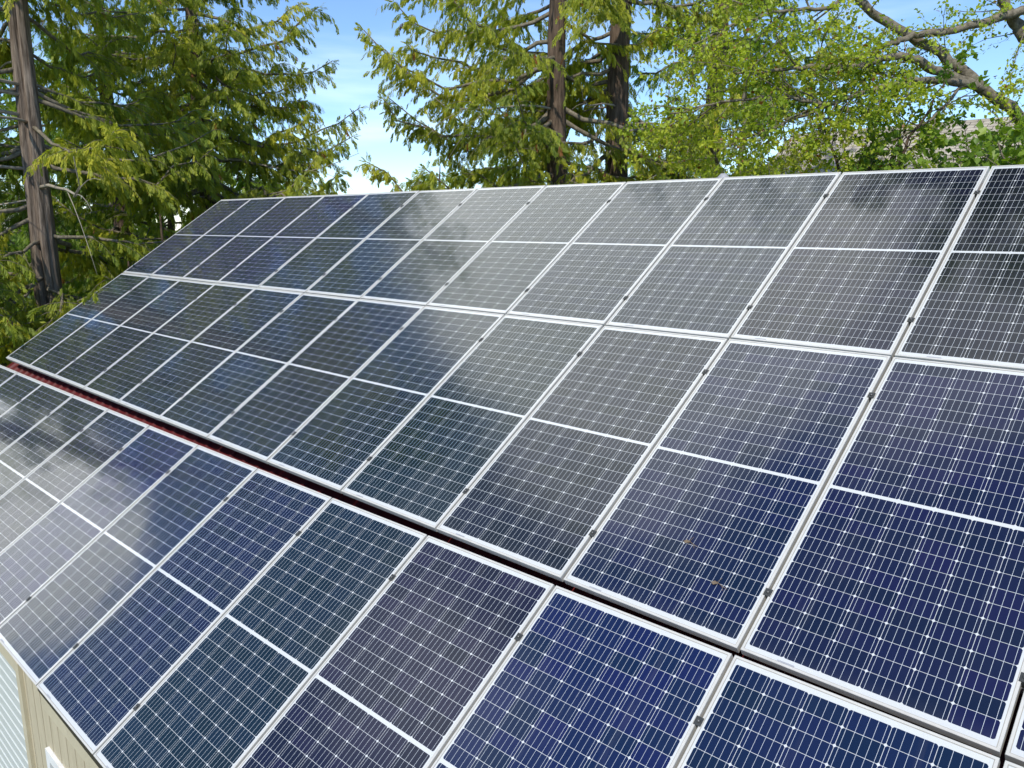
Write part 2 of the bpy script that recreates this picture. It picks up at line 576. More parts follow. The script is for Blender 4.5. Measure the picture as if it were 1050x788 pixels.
# window
wf = MB()
fw_ = 0.085
wf.box((WX0, YW - 0.03, WZ0), (WX0 + fw_, YW + 0.06, WZ1))
wf.box((WX1 - fw_, YW - 0.03, WZ0), (WX1, YW + 0.06, WZ1))
wf.box((WX0 + fw_, YW - 0.028, WZ1 - fw_), (WX1 - fw_, YW + 0.058, WZ1 - 0.001))
wf.box((WX0 + fw_, YW - 0.028, WZ0 + 0.001), (WX1 - fw_, YW + 0.058, WZ0 + fw_))
win = hp(wf, 'window', M_WHITE)
pn = MB()
pn.box((WX0 + fw_ - 0.01, YW + 0.03, WZ0 + fw_ - 0.01), (WX1 - fw_ + 0.01, YW + 0.045, WZ1 - fw_ + 0.01))
hp(pn, 'pane', M_PANE, win)
# eave trim and gutter
ev = MB()
ev.box((-4.27, -1.640, -1.45), (XR, -1.600, -1.318))
hp(ev, 'fascia_board', M_TRIM)
gu = MB()
gu.box((-4.25, -1.655, -1.315), (XR, -1.605, -1.235))
hp(gu, 'gutter', M_DARK)


# ------------------------------------------------------------------ solar panels
def frame_mesh():
    mb = MB()
    w, l, lip, t, ch = PW / 2, PL / 2, 0.011, PT, 0.0015
    prof_ = [(0, -t), (0, -ch), (ch, 0), (lip, 0), (lip, -0.003)]       # inset, height
    rings = []
    for ins, h in prof_:
        rings.append([(-w + ins, -l + ins, h), (w - ins, -l + ins, h), (w - ins, l - ins, h), (-w + ins, l - ins, h)])
    vs = [q_ for r_ in rings for q_ in r_]
    fs = []
    for i in range(len(rings) - 1):
        for k_ in range(4):
            k2 = (k_ + 1) % 4
            fs.append((4 * i + k_, 4 * i + k2, 4 * (i + 1) + k2, 4 * (i + 1) + k_))
    # return flange underneath
    b0 = len(vs)
    ins = 0.03
    vs += [(-w + ins, -l + ins, -t), (w - ins, -l + ins, -t), (w - ins, l - ins, -t), (-w + ins, l - ins, -t)]
    for k_ in range(4):
        k2 = (k_ + 1) % 4
        fs.append((b0 + k_, b0 + k2, k2, k_))
    mb.add(vs, fs)
    return mb.mesh('frame', M_FRAME)


def glass_mesh():
    mb = MB()
    w, l = PW / 2 - 0.010, PL / 2 - 0.010
    mb.add([(-w, -l, -0.0022), (w, -l, -0.0022), (w, l, -0.0022), (-w, l, -0.0022)], [(0, 1, 2, 3)])
    return mb.mesh('cell_sheet', M_CELL)


def back_mesh():
    mb = MB()
    w, l = PW / 2 - 0.010, PL / 2 - 0.010
    mb.add([(-w, -l, -0.0075), (w, -l, -0.0075), (w, l, -0.0075), (-w, l, -0.0075)], [(3, 2, 1, 0)])
    return mb.mesh('back_sheet', M_BACK)


def clamp_mesh():
    mb = MB()
    mb.box((-0.0165, -0.019, 0.0008), (0.0165, 0.019, 0.0045))
    mb.box((-0.007, -0.019, -0.034), (0.007, 0.019, 0.0012))
    return mb.mesh('clamp', M_CLAMP)


def bolt_mesh():
    mb = MB()
    mb.tube([(0, 0, 0.004), (0, 0, 0.011)], 0.0075, 6)
    return mb.mesh('bolt', M_BOLT)


def sticker_mesh():
    mb = MB()
    x0, y0 = -PW / 2 + 0.16, -PL / 2 + 0.0125
    mb.box((x0, y0, -0.0018), (x0 + 0.075, y0 + 0.008, -0.0014))
    return mb.mesh('sticker', M_GREY)


ST_ME = sticker_mesh()
F_ME, G_ME, B_ME, CL_ME, BO_ME = frame_mesh(), glass_mesh(), back_mesh(), clamp_mesh(), bolt_mesh()


def make_panel():
    r_ = empty('solar_panel')
    for nm, me in (('frame', F_ME), ('cell_sheet', G_ME), ('back_sheet', B_ME), ('sticker', ST_ME)):
        o = bpy.data.objects.new(nm, me); o.parent = r_; C.objects.link(o)
    for yy in (0.66, -0.68):
        o = bpy.data.objects.new('clamp', CL_ME); o.parent = r_; C.objects.link(o)
        o.location = (PW / 2 + 0.009, yy, 0)
        b_ = bpy.data.objects.new('bolt', BO_ME); b_.parent = o; C.objects.link(b_)
    return r_


def copy_tree(o, parent=None):
    c = o.copy(); C.objects.link(c)
    if parent: c.parent = parent
    for ch in list(o.children): copy_tree(ch, c)
    return c


FH, FCG, FCZ, FTL, FTA, FC1, FC2, FCX, FC3 = 1.99232, .0801, .00771, -.0006, .01088, .007784, .00281, .0285, .09868


def pt_low(k, s):                           # lower row, on its own slightly uneven rails
    return P(k + FCX - FC1 * s, -FCG - s * math.cos(FTL) + FC1 * (k + 5),
             FCZ - s * math.sin(FTL) + FC2 * (k + 5) + FC3 * (k + 5) ** 2 * 0.01)


def pt_mid(k, s):
    return P(k, FH - s, 0)


def pt_top(k, s):
    return P(k, FH + (FH - s) * math.cos(FTA), (FH - s) * math.sin(FTA))


ORD = ['first', 'second', 'third', 'fourth', 'fifth', 'sixth', 'seventh', 'eighth', 'ninth', 'tenth', 'eleventh', 'twelfth', 'thirteenth']
rows = {
    'top': (pt_top, 'in the top row', {}),
    'middle': (pt_mid, 'in the middle row', {}),
    'lower': (pt_low, 'in the lowest row', {})}
rng = np.random.default_rng(11)
proto = make_panel()
first = True
for row, (fn, where, look) in rows.items():
    kr = range(-10, 3)
    for k in kr:
        o = proto if first else copy_tree(proto)
        first = False
        lm = (fn(k - 1, 0) + fn(k - 1, FH)) / 2
        rm = (fn(k, 0) + fn(k, FH)) / 2
        tm = (fn(k - 1, 0) + fn(k, 0)) / 2
        bm = (fn(k - 1, FH) + fn(k, FH)) / 2
        ex = (rm - lm).normalized()
        ey = (tm - bm)
        ey = (ey - ex * ey.dot(ex)).normalized()
        # installers never get every panel perfectly flush
        en = ex.cross(ey)
        en = (en + ex * rng.normal(0, 0.0022) + ey * rng.normal(0, 0.0016)).normalized()
        ex = (ex - en * ex.dot(en)).normalized()
        ey = en.cross(ex)
        m4 = Matrix((ex, ey, en)).transposed().to_4x4()
        cen = (lm + rm) / 2
        if row != 'lower': pass
        m4.translation = cen
        o.matrix_world = m4
        i = k + 10
        TEAL, NAVY, VIOL, BLUE = (0.0045, 0.0125, 0.022), (0.0060, 0.0105, 0.041), (0.0076, 0.0090, 0.026), (0.0050, 0.0120, 0.050)  # cell tints by place in the array, iridescent sheen baked in with batch differences
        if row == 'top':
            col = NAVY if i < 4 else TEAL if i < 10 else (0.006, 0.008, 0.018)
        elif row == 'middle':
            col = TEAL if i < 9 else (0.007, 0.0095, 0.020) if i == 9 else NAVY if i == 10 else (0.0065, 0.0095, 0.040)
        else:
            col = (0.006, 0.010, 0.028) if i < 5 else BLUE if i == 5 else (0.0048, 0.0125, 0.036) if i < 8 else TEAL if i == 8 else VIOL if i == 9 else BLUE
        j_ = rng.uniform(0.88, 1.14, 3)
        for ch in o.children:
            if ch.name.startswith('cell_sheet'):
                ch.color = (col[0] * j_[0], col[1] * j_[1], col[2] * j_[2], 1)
        if i == 0: pos = 'at the far left end'
        elif i == 12: pos = 'at the right end'
        else: pos = '%s from the far left end' % ORD[i]
        tag(o, 'solar panel %s, %s' % (where, pos), 'solar panel', 'solar panels on the roof')

# rails that carry the panels
rl = MB()
for fn in (pt_top, pt_mid, pt_low):
    for s_ in (FH / 2 - 0.66, FH / 2 + 0.68):
        for k in range(-11, 2):
            a, b_ = fn(k, s_), fn(k + 1, s_)
            ex = (b_ - a).normalized()
            nn = Vector((0, -sT, cT)); vv = ex.cross(nn) * -1
            qs = []
            for e in (a, b_):
                for (dv, dn) in ((-0.02, -PT - 0.045), (0.02, -PT - 0.045), (0.02, -PT - 0.001), (-0.02, -PT - 0.001)):
                    qs.append(e + vv * dv + nn * dn)
            rl.add(qs, [(0, 1, 5, 4), (1, 2, 6, 5), (2, 3, 7, 6), (3, 0, 4, 7)])
hp(rl, 'mounting_rail', M_RAIL)

# ------------------------------------------------------------------ trees
def leaf_mesh(name, tv, tf, org, ax, sd, scale, tint, mat):
    """copies of one small leaf template (tv, tf) into a single mesh: rows of org/ax/sd are frames"""
    tv = np.asarray(tv, float); n = len(org); m = len(tv)
    org, ax, sd = np.asarray(org), np.asarray(ax), np.asarray(sd)
    ax = ax / (np.linalg.norm(ax, axis=1, keepdims=True) + 1e-9)
    sd = sd - ax * (sd * ax).sum(1, keepdims=True)
    sd = sd / (np.linalg.norm(sd, axis=1, keepdims=True) + 1e-9)
    nn = np.cross(ax, sd)
    s = np.asarray(scale)[:, None, None]
    V = org[:, None, :] + s * (tv[None, :, 0:1] * ax[:, None, :] + tv[None, :, 1:2] * sd[:, None, :] + tv[None, :, 2:3] * nn[:, None, :])
    tf = np.asarray(tf)
    F = (tf[None] + (np.arange(n) * m)[:, None, None]).reshape(-1, tf.shape[1])
    me = bpy.data.meshes.new(name)
    me.vertices.add(n * m)
    me.vertices.foreach_set('co', V.astype(np.float32).ravel())
    k = tf.shape[1]
    me.loops.add(F.size)
    me.loops.foreach_set('vertex_index', F.astype(np.int32).ravel())
    me.polygons.add(len(F))
    me.polygons.foreach_set('loop_start', np.arange(0, F.size, k, dtype=np.int32))
    at_ = me.attributes.new('tint', 'FLOAT', 'FACE')
    at_.data.foreach_set('value', np.repeat(np.where(tint > 1.3, 1.0, np.clip(tint, 0, 0.92)), len(tf)).astype(np.float32))
    me.materials.append(mat)
    me.update(calc_edges=True)
    me.validate()
    return me


def frond_template():
    """one hanging flat spray: short overlapping scale-leaf fans on a curved stem"""
    vs, fs = [], []
    rg = np.random.default_rng(4)

    def leaflet(p, d, ln, wd, z0, z1):
        d = np.array(d) / np.linalg.norm(d); s = np.array([-d[1], d[0]])
        b = len(vs); p = np.array(p)
        for q, z in ((p, z0), (p + d * ln * 0.55 + s * wd, z0 * 0.4 + z1 * 0.6 + 0.03), (p + d * ln, z1), (p + d * ln * 0.55 - s * wd, z0 * 0.4 + z1 * 0.6 - 0.03)):
            vs.append((q[0], q[1], z))
        fs.append((b, b + 1, b + 2, b + 3))
    for i in range(4):
        for s_ in (-1, 1):
            a = 0.0 + i * 0.2 + rg.uniform(-0.05, 0.05)
            ln = 0.50 * (1 - 0.5 * a) * rg.uniform(0.75, 1.2)
            leaflet((a, 0), (1.0, s_ * rg.uniform(0.18, 0.55)), ln, 0.050 * rg.uniform(0.8, 1.25), -0.16 * a * a, -0.16 * a * a - rg.uniform(0.04, 0.2))
    leaflet((0.45, 0), (1, rg.uniform(-0.1, 0.1)), 0.6, 0.06, -0.03, -0.2)
    return vs, fs


FR_V, FR_F = frond_template()


def cedar(name, label, group, px, py, H, base, rmax, nb, seed, mat=M_CEDAR, bark=M_BARK_D, r0=0.30, lean=(0, 0), vis_top=9.0, dens=1.0,
          trunk_pts=None, dead=6, gz=GZ, groove=None, azb=None, seg=18, fr=0.175, up=0.0):
    rg = np.random.default_rng(seed)
    root = empty(name, (px, py, gz))
    tag(root, label, 'tree', group)
    inv = np.array([px, py, gz])
    nT = 26
    tp = []
    for i in range(nT):
        h = H * i / (nT - 1)
        tp.append(Vector((lean[0] * h + 0.05 * math.sin(h * 0.9 + seed), lean[1] * h + 0.05 * math.cos(h * 0.7 + seed * 2), h)))
    rad = [r0 * (1 - i / (nT - 1)) ** 0.8 + 0.015 + (0.10 * r0 / 0.3 if i == 0 else 0) for i in range(nT)]
    mb = MB(); mb.tube(tp, rad, seg, wob=0.05, rng=rg, groove=groove)
    mb.build('trunk', bark, root)

    def tpos(h):
        f = h / H * (nT - 1); i = min(int(f), nT - 2); f -= i
        return tp[i] * (1 - f) + tp[i + 1] * f
    br = MB(); O = []; A = []; D = []; SC = []; TI = []
    hs = base + (H - base - 0.3) * (np.sort(rg.random(nb)) ** 1.0)
    for bi, h in enumerate(hs):
        u = (h - base) / (H - base)
        Lb = rmax * (1 - u) ** 0.75 * min(1.0, 0.62 + 2.2 * u) * rg.uniform(0.7, 1.12) + 0.25
        az = rg.uniform(0, 2 * math.pi) if azb is None or rg.random() > azb[1] else rg.normal(azb[0], 0.8)
        out = Vector((math.cos(az), math.sin(az), 0)); side = Vector((-out.y, out.x, 0))
        low = h + gz < vis_top
        p0 = tpos(h)
        drop = rg.uniform(0.18, 0.42) * (1 - 0.55 * u) - up
        tipup = rg.uniform(0.02, 0.24)
        curl = rg.uniform(-0.25, 0.25)
        npt = 9
        pts = []
        for i in range(npt):
            t = i / (npt - 1)
            pts.append(p0 + out * (Lb * t * (1 - 0.06 * t)) + side * (Lb * curl * t * t) +
                       Vector((0, 0, Lb * (0.10 * t - drop * math.sin(t * 2.1) * 0.9 + tipup * t ** 3))) +
                       Vector(rg.normal(0, 0.020, 3)) * Lb * (t > 0))
        br.tube(pts, [(0.006 + 0.011 * Lb) * (1 - 0.86 * i / (npt - 1)) + 0.003 for i in range(npt)], 6 if low else 4)
        tone = rg.normal(0.50, 0.18)
        step = (0.085 if low else 0.46) / dens
        t = 0.16 + 0.1 * rg.random()
        sgn = 1
        while t < 1.0:
            f = t * (npt - 1); i = min(int(f), npt - 2); f -= i
            q = pts[i] * (1 - f) + pts[i + 1] * f
            dr = (pts[i + 1] - pts[i]).normalized()
            sgn = -sgn
            if low:
                for j in range(2):
                    O.append(q + Vector(rg.normal(0, 0.02, 3))); A.append(dr * rg.uniform(0.3, 0.9) + Vector(rg.normal(0, 0.4, 3)) + Vector((0, 0, rg.uniform(-0.8, 0.25))))
                    D.append(Vector(rg.normal(0, 0.7, 3))); SC.append(fr * rg.uniform(0.6, 1.2)); TI.append(tone + 0.06 + rg.normal(0, 0.14))
            ang = R(rg.uniform(35, 78))
            Lt = min(1.0, 0.42 + 0.55 * Lb * (1 - t) * 0.42) * rg.uniform(0.55, 1.25) * (0.35 + 0.65 * min(1, t * 2.2))
            td = (dr * math.cos(ang) + dr.cross(Vector((0, 0, 1))).normalized() * (sgn * math.sin(ang)))
            tdn = 0.35 + 0.5 * rg.random()
            nf = max(2, int(Lt / ((0.046 if low else 0.24) / dens)))
            tl = [q]
            for j in range(1, 4):
                s = j / 3
                tl.append(q + td * (Lt * s) + Vector((0, 0, -tdn * Lt * s * s * 0.75)))
            if low and rg.random() < 0.6: br.tube(tl, [0.006, 0.005, 0.004, 0.002], 3, cap=False)
            for j in range(nf):
                s = (j + 0.6 + 0.3 * rg.random()) / nf
                e = q + td * (Lt * s) + Vector((0, 0, -tdn * Lt * s * s * 0.75))
                tang = td + Vector((0, 0, -2 * tdn * s * 0.75))
                w = rg.uniform(0.35, 1.0)
                a = tang.normalized() * w + Vector((0, 0, -1)) * rg.uniform(0.7, 2.2) + Vector(rg.normal(0, 0.30, 3))
                O.append(e); A.append(a)
                D.append(Vector((out.y, -out.x, 0)) * rg.uniform(0.3, 1) + Vector(rg.normal(0, 0.65, 3)))
                SC.append(fr * rg.uniform(0.6, 1.35) * (1.0 if low else 2.2))
                TI.append(tone + rg.normal(0, 0.14) + 0.10 * s + (2 if rg.random() < 0.006 else 0))
            t += step / Lb * rg.uniform(0.7, 1.3)
        # the leading spray
        for j in range(4):
            O.append(pts[-1]); A.append((pts[-1] - pts[-2]).normalized() + Vector(rg.normal(0, 0.35, 3)) + Vector((0, 0, -0.3)))
            D.append(side + Vector(rg.normal(0, 0.4, 3))); SC.append(fr * rg.uniform(0.8, 1.3)); TI.append(tone + 0.12)
    br.build('branches', M_BRANCH, root)
    if dead:
        for i in range(dead):
            db = MB()
            h = rg.uniform(max(0.5, base * 0.4), min(H * 0.55, base + 7)); az = rg.uniform(0, 2 * math.pi)
            out = Vector((math.cos(az), math.sin(az), 0)); Lb = rg.uniform(1.4, 4.2); p0 = tpos(h)
            sd_ = Vector((-out.y, out.x, 0)) * rg.uniform(-0.3, 0.3)
            pts = [p0 + (out + sd_ * s) * Lb * s + Vector((0, 0, Lb * (0.12 * s - 0.5 * s * s + 0.42 * s ** 4))) + Vector(rg.normal(0, 0.05, 3)) * s for s in np.linspace(0, 1, 8)]
            db.tube(pts, list(np.linspace(0.010 + 0.006 * Lb, 0.005, 8)), 5)
            for q_ in (3, 4, 5):
                dd = ((pts[q_ + 1] - pts[q_]).normalized() + Vector(rg.normal(0, 0.5, 3))).normalized()
                tw = [pts[q_] + dd * (Lb * 0.3 * s) + Vector((0, 0, -0.10 * Lb * s * s)) for s in np.linspace(0, 1, 5)]
                db.tube(tw, list(np.linspace(0.008, 0.003, 5)), 4)
            db.build('dead_limb', M_DEAD, root)
    me = leaf_mesh('crown', FR_V, FR_F, O, A, D, SC, np.array(TI), mat)
    c = bpy.data.objects.new('crown', me); c.parent = root; C.objects.link(c)
    return root


def at_az(az, dist):
    return CAM.x + dist * math.sin(R(az)), CAM.y + dist * math.cos(R(az))


def trunk_groove(d, q):
    # deep split down the side of the old trunk that faces the building
    a = math.atan2(d.y, d.x) - R(-40 + 5 * math.sin(q.z * 0.8))
    a = (a + math.pi) % (2 * math.pi) - math.pi
    b_ = math.atan2(d.y, d.x)
    ridge_ = 0.05 * math.sin(b_ * 7 + 0.6 * q.z) + 0.035 * math.sin(b_ * 13 - 0.9 * q.z) + 0.05 * math.sin(b_ * 3 + 1.7 * q.z)
    return 1 + ridge_ - 0.6 * math.exp(-(a / 0.17) ** 2)


gl = 'cedars around the building'
x, y = at_az(-73.6, 15.2)
old = cedar('cedar_tree', 'old cedar with grey trunk split down its length, at the far left', gl, x, y, 15.5, 3.4, 3.4, 84, 3, r0=0.25, bark=M_BARK, seg=36,
            lean=(-0.002, -0.012), dead=14, groove=trunk_groove, vis_top=8)
x, y = at_az(-64.2, 19.5)
cedar('cedar_tree', 'dense cone shaped cedar left of the gap of open sky', gl, x, y, 17, 1.2, 4.9, 140, 8, r0=0.22, vis_top=9, dead=12)
x, y = at_az(-40.2, 17.0)
cedar('cedar_tree', 'tall cedar with long drooping boughs beside the gap of open sky', gl, x, y, 24, 1.2, 5.5, 112, 21, r0=0.25, vis_top=8, azb=(R(-140), 0.35), dead=14)
x, y = at_az(-36.0, 18.2)
cedar('cedar_tree', 'tall cedar with brown trunk between the drooping cedar and the yellow green tree', gl, x, y, 26, 1.6, 4.8, 100, 34, r0=0.31, vis_top=8, dead=14)
x, y = at_az(-29.5, 21.5)
cedar('cedar_tree', 'dark cedar half hidden behind the yellow green leafy tree', gl, x, y, 23, 1.5, 4.4, 80, 55, mat=M_CEDAR_B, vis_top=8)
x, y = at_az(-81.0, 19.0)
cedar('cedar_tree', 'cedar cut by the left edge of the photo, behind the split trunk', gl, x, y, 18.5, 1.0, 3.3, 75, 71, mat=M_CEDAR_B, vis_top=7)
x, y = at_az(-69.5, 23.0)
cedar('cedar_tree', 'shaded cedar in the gap between the split trunk and the dense cedar', gl, x, y, 15, 0.8, 4.6, 110, 77, mat=M_CEDAR_B, vis_top=8)
x, y = at_az(-87.0, 19.5)
cedar('cedar_tree', 'cedar mirrored dark in the panels of the left end', gl, x, y, 13.5, 1.0, 2.4, 50, 83, vis_top=1, dead=0)

for i, (az, d, H, rm, lab) in enumerate([
        (-77.0, 27.0, 12.0, 4.6, 'distant cedar showing low behind the split trunk'),
        (-71.8, 29.0, 11.5, 4.6, 'distant cedar right of the split trunk, deep in the shade'),
        (-66.6, 30.0, 11.0, 4.6, 'distant cedar behind the left slope edge'),
        (-61.4, 31.0, 10.0, 4.2, 'distant cedar behind the top left corner of the array'),
        (-48.5, 33.0, 8.2, 4.6, 'distant cedar low behind the drooping boughs, left of the brown trunks'),
        (-42.6, 31.0, 10.0, 4.6, 'distant cedar low behind the two brown trunks'),
        (-32.5, 32.0, 11.0, 4.6, 'distant cedar behind the leafy tree and the roof vent')]):
    x, y = at_az(az, d)
    cedar('distant_cedar', lab, 'distant cedars', x, y, H, 0.3, rm, 60, 140 + i, mat=M_CEDAR_B, r0=0.18, dead=0, vis_top=9, fr=0.30, dens=0.62)

# low young cedars along the left gable
gy = 'young cedars by the left gable'
for i, (az, d, H, rm, lab) in enumerate([
        (-77.6, 14.3, 5.6, 1.7, 'bright young cedar at the left edge just above the panel corner'),
        (-69.2, 14.8, 5.2, 1.8, 'bright young cedar beside the base of the split trunk'),
        (-67.3, 16.2, 6.0, 1.9, 'yellow green young cedar behind the left slope edge'),
        (-63.6, 18.2, 6.2, 1.6, 'young cedar behind the top left corner of the array'),
        (-80.5, 15.5, 6.6, 2.0, 'young cedar cut by the left photo edge')]):
    x, y = at_az(az, d)
    cedar('young_cedar', lab, gy, x, y, H, 0.4, rm, 52, 100 + i, r0=0.07, dead=0, vis_top=9, fr=0.165, up=0.10)


# broadleaf trees
LT_V = [(0, 0, 0), (0.45, 0.34, 0.07), (1, 0, -0.06), (0.45, -0.34, 0.07)]
LT_F = [(0, 1, 2), (0, 2, 3)]


class Broadleaf:
    def __init__(s, name, label, cat, loc, seed, group=None, mat=None, bark=None):
        s.rg = np.random.default_rng(seed)
        s.root = empty(name, loc); tag(s.root, label, cat, group)
        s.loc = Vector(loc); s.tw = MB(); s.O = []; s.A = []; s.D = []; s.SC = []; s.TI = []
        s.mat = mat or M_LEAF; s.bark = bark or M_BRANCH

    def limb(s, pts, r0, r1, name='limb', seg=9):
        """smooth limb through world points"""
        pts = [Vector(q) - s.loc for q in pts]
        out = []
        n = len(pts)
        for i in range(n - 1):
            p0, p1, p2, p3 = pts[max(i - 1, 0)], pts[i], pts[i + 1], pts[min(i + 2, n - 1)]
            for j in range(6):
                t = j / 6
                out.append(0.5 * ((2 * p1) + (p2 - p0) * t + (2 * p0 - 5 * p1 + 4 * p2 - p3) * t * t + (3 * p1 - p0 - 3 * p2 + p3) * t ** 3))
        out.append(pts[-1])
        m = len(out)
        out = [q + Vector(s.rg.normal(0, 0.012, 3)) for q in out]
        mb = MB(); mb.tube(out, [r0 + (r1 - r0) * i / (m - 1) for i in range(m)], seg, wob=0.10, rng=s.rg)
        mb.build(name, s.bark, s.root)
        return out

    def shoots(s, line, t0, step, ln, depth=2, leaf=0.075, nleaf=3, drop=0.1, tone=0.45, flat=0.5):
        rg = s.rg
        cum = [0]
        for a, b in zip(line, line[1:]): cum.append(cum[-1] + (b - a).length)
        d = cum[-1] * t0
        while d < cum[-1]:
            i = max(0, min(len(line) - 2, int(np.searchsorted(cum, d)) - 1))
            f = (d - cum[i]) / max(1e-6, cum[i + 1] - cum[i])
            q = line[i] * (1 - f) + line[i + 1] * f
            tn = (line[i + 1] - line[i]).normalized()
            rv = Vector(rg.normal(0, 1, 3)); rv.z *= flat
            rv = (rv - tn * rv.dot(tn)).normalized()
            dr = (tn * rg.uniform(0.3, 1.0) + rv * rg.uniform(0.6, 1.1)).normalized()
            L_ = ln * rg.uniform(0.5, 1.25) * (1.15 - 0.5 * d / cum[-1])
            n = 6
            pts = [q]
            for j in range(1, n):
                dr = (dr + Vector(rg.normal(0, 0.17, 3)) + Vector((0, 0, -drop * 0.3))).normalized()
                pts.append(pts[-1] + dr * (L_ / (n - 1)))
            r = 0.0035 + 0.0065 * L_ if depth > 1 else 0.003
            s.tw.tube(pts, [r * (1 - 0.75 * j / (n - 1)) for j in range(n)], 5 if depth > 1 else 3, cap=False)
            tn2 = tone + rg.normal(0, 0.13)
            if depth > 1:
                s.shoots(pts, 0.15, step * 0.62, ln * 0.42, depth - 1, leaf, nleaf, drop, tn2, flat)
            if depth <= 2:
                for j in range(1, n):
                    for k in range(nleaf if depth == 1 else max(1, nleaf - 1)):
                        s.O.append(pts[j] + Vector(rg.normal(0, 0.025, 3)))
                        s.A.append(dr * 0.5 + Vector(rg.normal(0, 0.7, 3)) + Vector((0, 0, -0.35)))
                        v = Vector(rg.normal(0, 0.7, 3)); v.z *= 0.45
                        s.D.append(v)
                        s.SC.append(leaf * rg.uniform(0.55, 1.25))
                        s.TI.append(tn2 + rg.normal(0, 0.15) + (2 if rg.random() < 0.022 else 0))
            d += step * rg.uniform(0.6, 1.4)

    def finish(s):
        s.tw.build('twigs', s.bark, s.root)
        me = leaf_mesh('crown', LT_V, LT_F, s.O, s.A, s.D, s.SC, np.array(s.TI), s.mat)
        c = bpy.data.objects.new('crown', me); c.parent = s.root; C.objects.link(c)


D0 = 12.5
tx, ty = at_az(-6.5, D0)
b = Broadleaf('broadleaf_tree', 'spreading yellow green tree with grey mossy limbs reaching from the right edge', 'tree', (tx, ty, GZ), 5)
fork = Vector((tx - 0.35, ty - 0.1, 2.3))
trunk = b.limb([(tx, ty, GZ - 0.1), (tx + 0.08, ty, -2.0), (tx - 0.1, ty + 0.05, 0.6), fork], 0.18, 0.09, 'trunk', 14)
j1 = at(1010, 92, 11.9)
main = b.limb([fork, at(1050, 125, 12.2), j1, at(965, 55, 11.7), at(900, 18, 11.4), at(875, -10, 11.2), at(830, -60, 11)], 0.085, 0.04)
l2 = b.limb([at(1110, -8, 12.6), at(1050, 10, 12.2), at(990, 28, 11.7), at(940, 37, 11.4), at(915, 44, 11.2), at(890, 55, 11.0), at(850, 66, 10.8)], 0.06, 0.02)
l3 = b.limb([j1, at(968, 76, 11.6), at(940, 62, 11.3), at(915, 58, 11.1), at(880, 68, 10.9), at(840, 68, 10.7), at(800, 72, 10.4), at(750, 76, 10.2)], 0.065, 0.014)
l4 = b.limb([j1, at(980, 84, 11.5), at(935, 84, 11.1), at(895, 92, 10.9), at(850, 108, 10.6), at(800, 128, 10.2), at(745, 150, 9.9)], 0.055, 0.012)
l5 = b.limb([at(1052, 40, 12.4), at(1038, 20, 12.3), at(1030, 2, 12.2), at(1022, -40, 12.1)], 0.08, 0.05)
l6 = b.limb([at(875, -10, 11.2), at(850, 8, 11.1), at(800, 12, 10.9), at(750, 28, 10.6), at(700, 52, 10.3)], 0.03, 0.010)
l7 = b.limb([at(850, 108, 10.6), at(800, 100, 10.3), at(740, 105, 10.0), at(685, 118, 9.8)], 0.025, 0.008)
l8 = b.limb([at(990, 85, 11.6), at(960, 118, 11.3), at(930, 138, 11.1), at(900, 150, 10.9)], 0.022, 0.008)
l9 = b.limb([fork, at(1075, 60, 13.2), at(1070, -30, 13.8), at(1050, -120, 14.2)], 0.14, 0.06)
# the high crown over the ridge, out of the frame but mirrored in the top right panels
hub = Vector((tx - 0.4, ty - 0.2, 10.0))
l9b = b.limb([at(1050, -120, 14.2), hub, hub + Vector((-0.2, -0.2, 2.5))], 0.06, 0.035)
for ex_, ey_, ez_ in ((-3.4, 8.2, 14.4), (-4.4, 9.0, 14.6), (-2.6, 8.8, 14.2), (-4.2, 7.4, 15.0), (-3.2, 9.8, 15.2), (-5.2, 8.6, 14.4),
                      (-1.6, 7.6, 14.0), (-2.4, 7.0, 14.8), (-0.6, 8.2, 14.6)):
    hl = b.limb([hub, hub * 0.55 + Vector((ex_, ey_, ez_)) * 0.45 + Vector((0, 0, 0.8)), Vector((ex_, ey_, ez_))], 0.045, 0.012)
    b.shoots(hl, 0.45, 0.20, 1.3, 2, 0.15, 3, 0.15, 0.4)
for ln_, st, lg, t0, nl in ((main, 0.36, 1.0, 0.10, 2), (l2, 0.28, 0.9, 0.1, 2), (l3, 0.19, 1.3, 0.25, 4), (l4, 0.17, 1.2, 0.18, 4),
                            (l5, 0.5, 0.8, 0.1, 2), (l6, 0.17, 1.2, 0.12, 3), (l7, 0.17, 1.2, 0.05, 3), (l8, 0.30, 0.9, 0.1, 3), (l9, 0.45, 1.3, 0.25, 2)):
    b.shoots(ln_, t0, st * 0.78, lg, 2, 0.057, nl + 1, 0.15, 0.48)
b.finish()

# a second crown behind it fills the lower left of the yellow green mass
x, y = at_az(-27, 13.5)
b = Broadleaf('broadleaf_tree', 'low leafy tree with browned leaf tips behind the roof vent', 'tree', (x, y, GZ), 9)
tr_ = b.limb([(x, y, GZ - 0.1), (x + 0.1, y, -1.5), (x, y + 0.1, 0.6), (x - 0.15, y, 2.4), (x - 0.1, y - 0.1, 4.3)], 0.12, 0.02, 'trunk')
for az_, up_ in ((200, 0.5), (250, 0.35), (300, 0.5), (340, 0.4), (160, 0.45), (20, 0.6), (110, 0.5), (270, 0.9)):
    s0 = Vector((x, y, 0.9 + up_))
    d_ = Vector((math.cos(R(az_)), math.sin(R(az_)), up_))
    ln_ = b.limb([s0, s0 + d_ * 0.9, s0 + d_ * 1.7 + Vector((0, 0, -0.1)), s0 + d_ * 2.3 + Vector((0, 0, -0.3))], 0.035, 0.008)
    b.shoots(ln_, 0.12, 0.20, 1.1, 2, 0.066, 4, 0.25, 0.5)
b.finish()

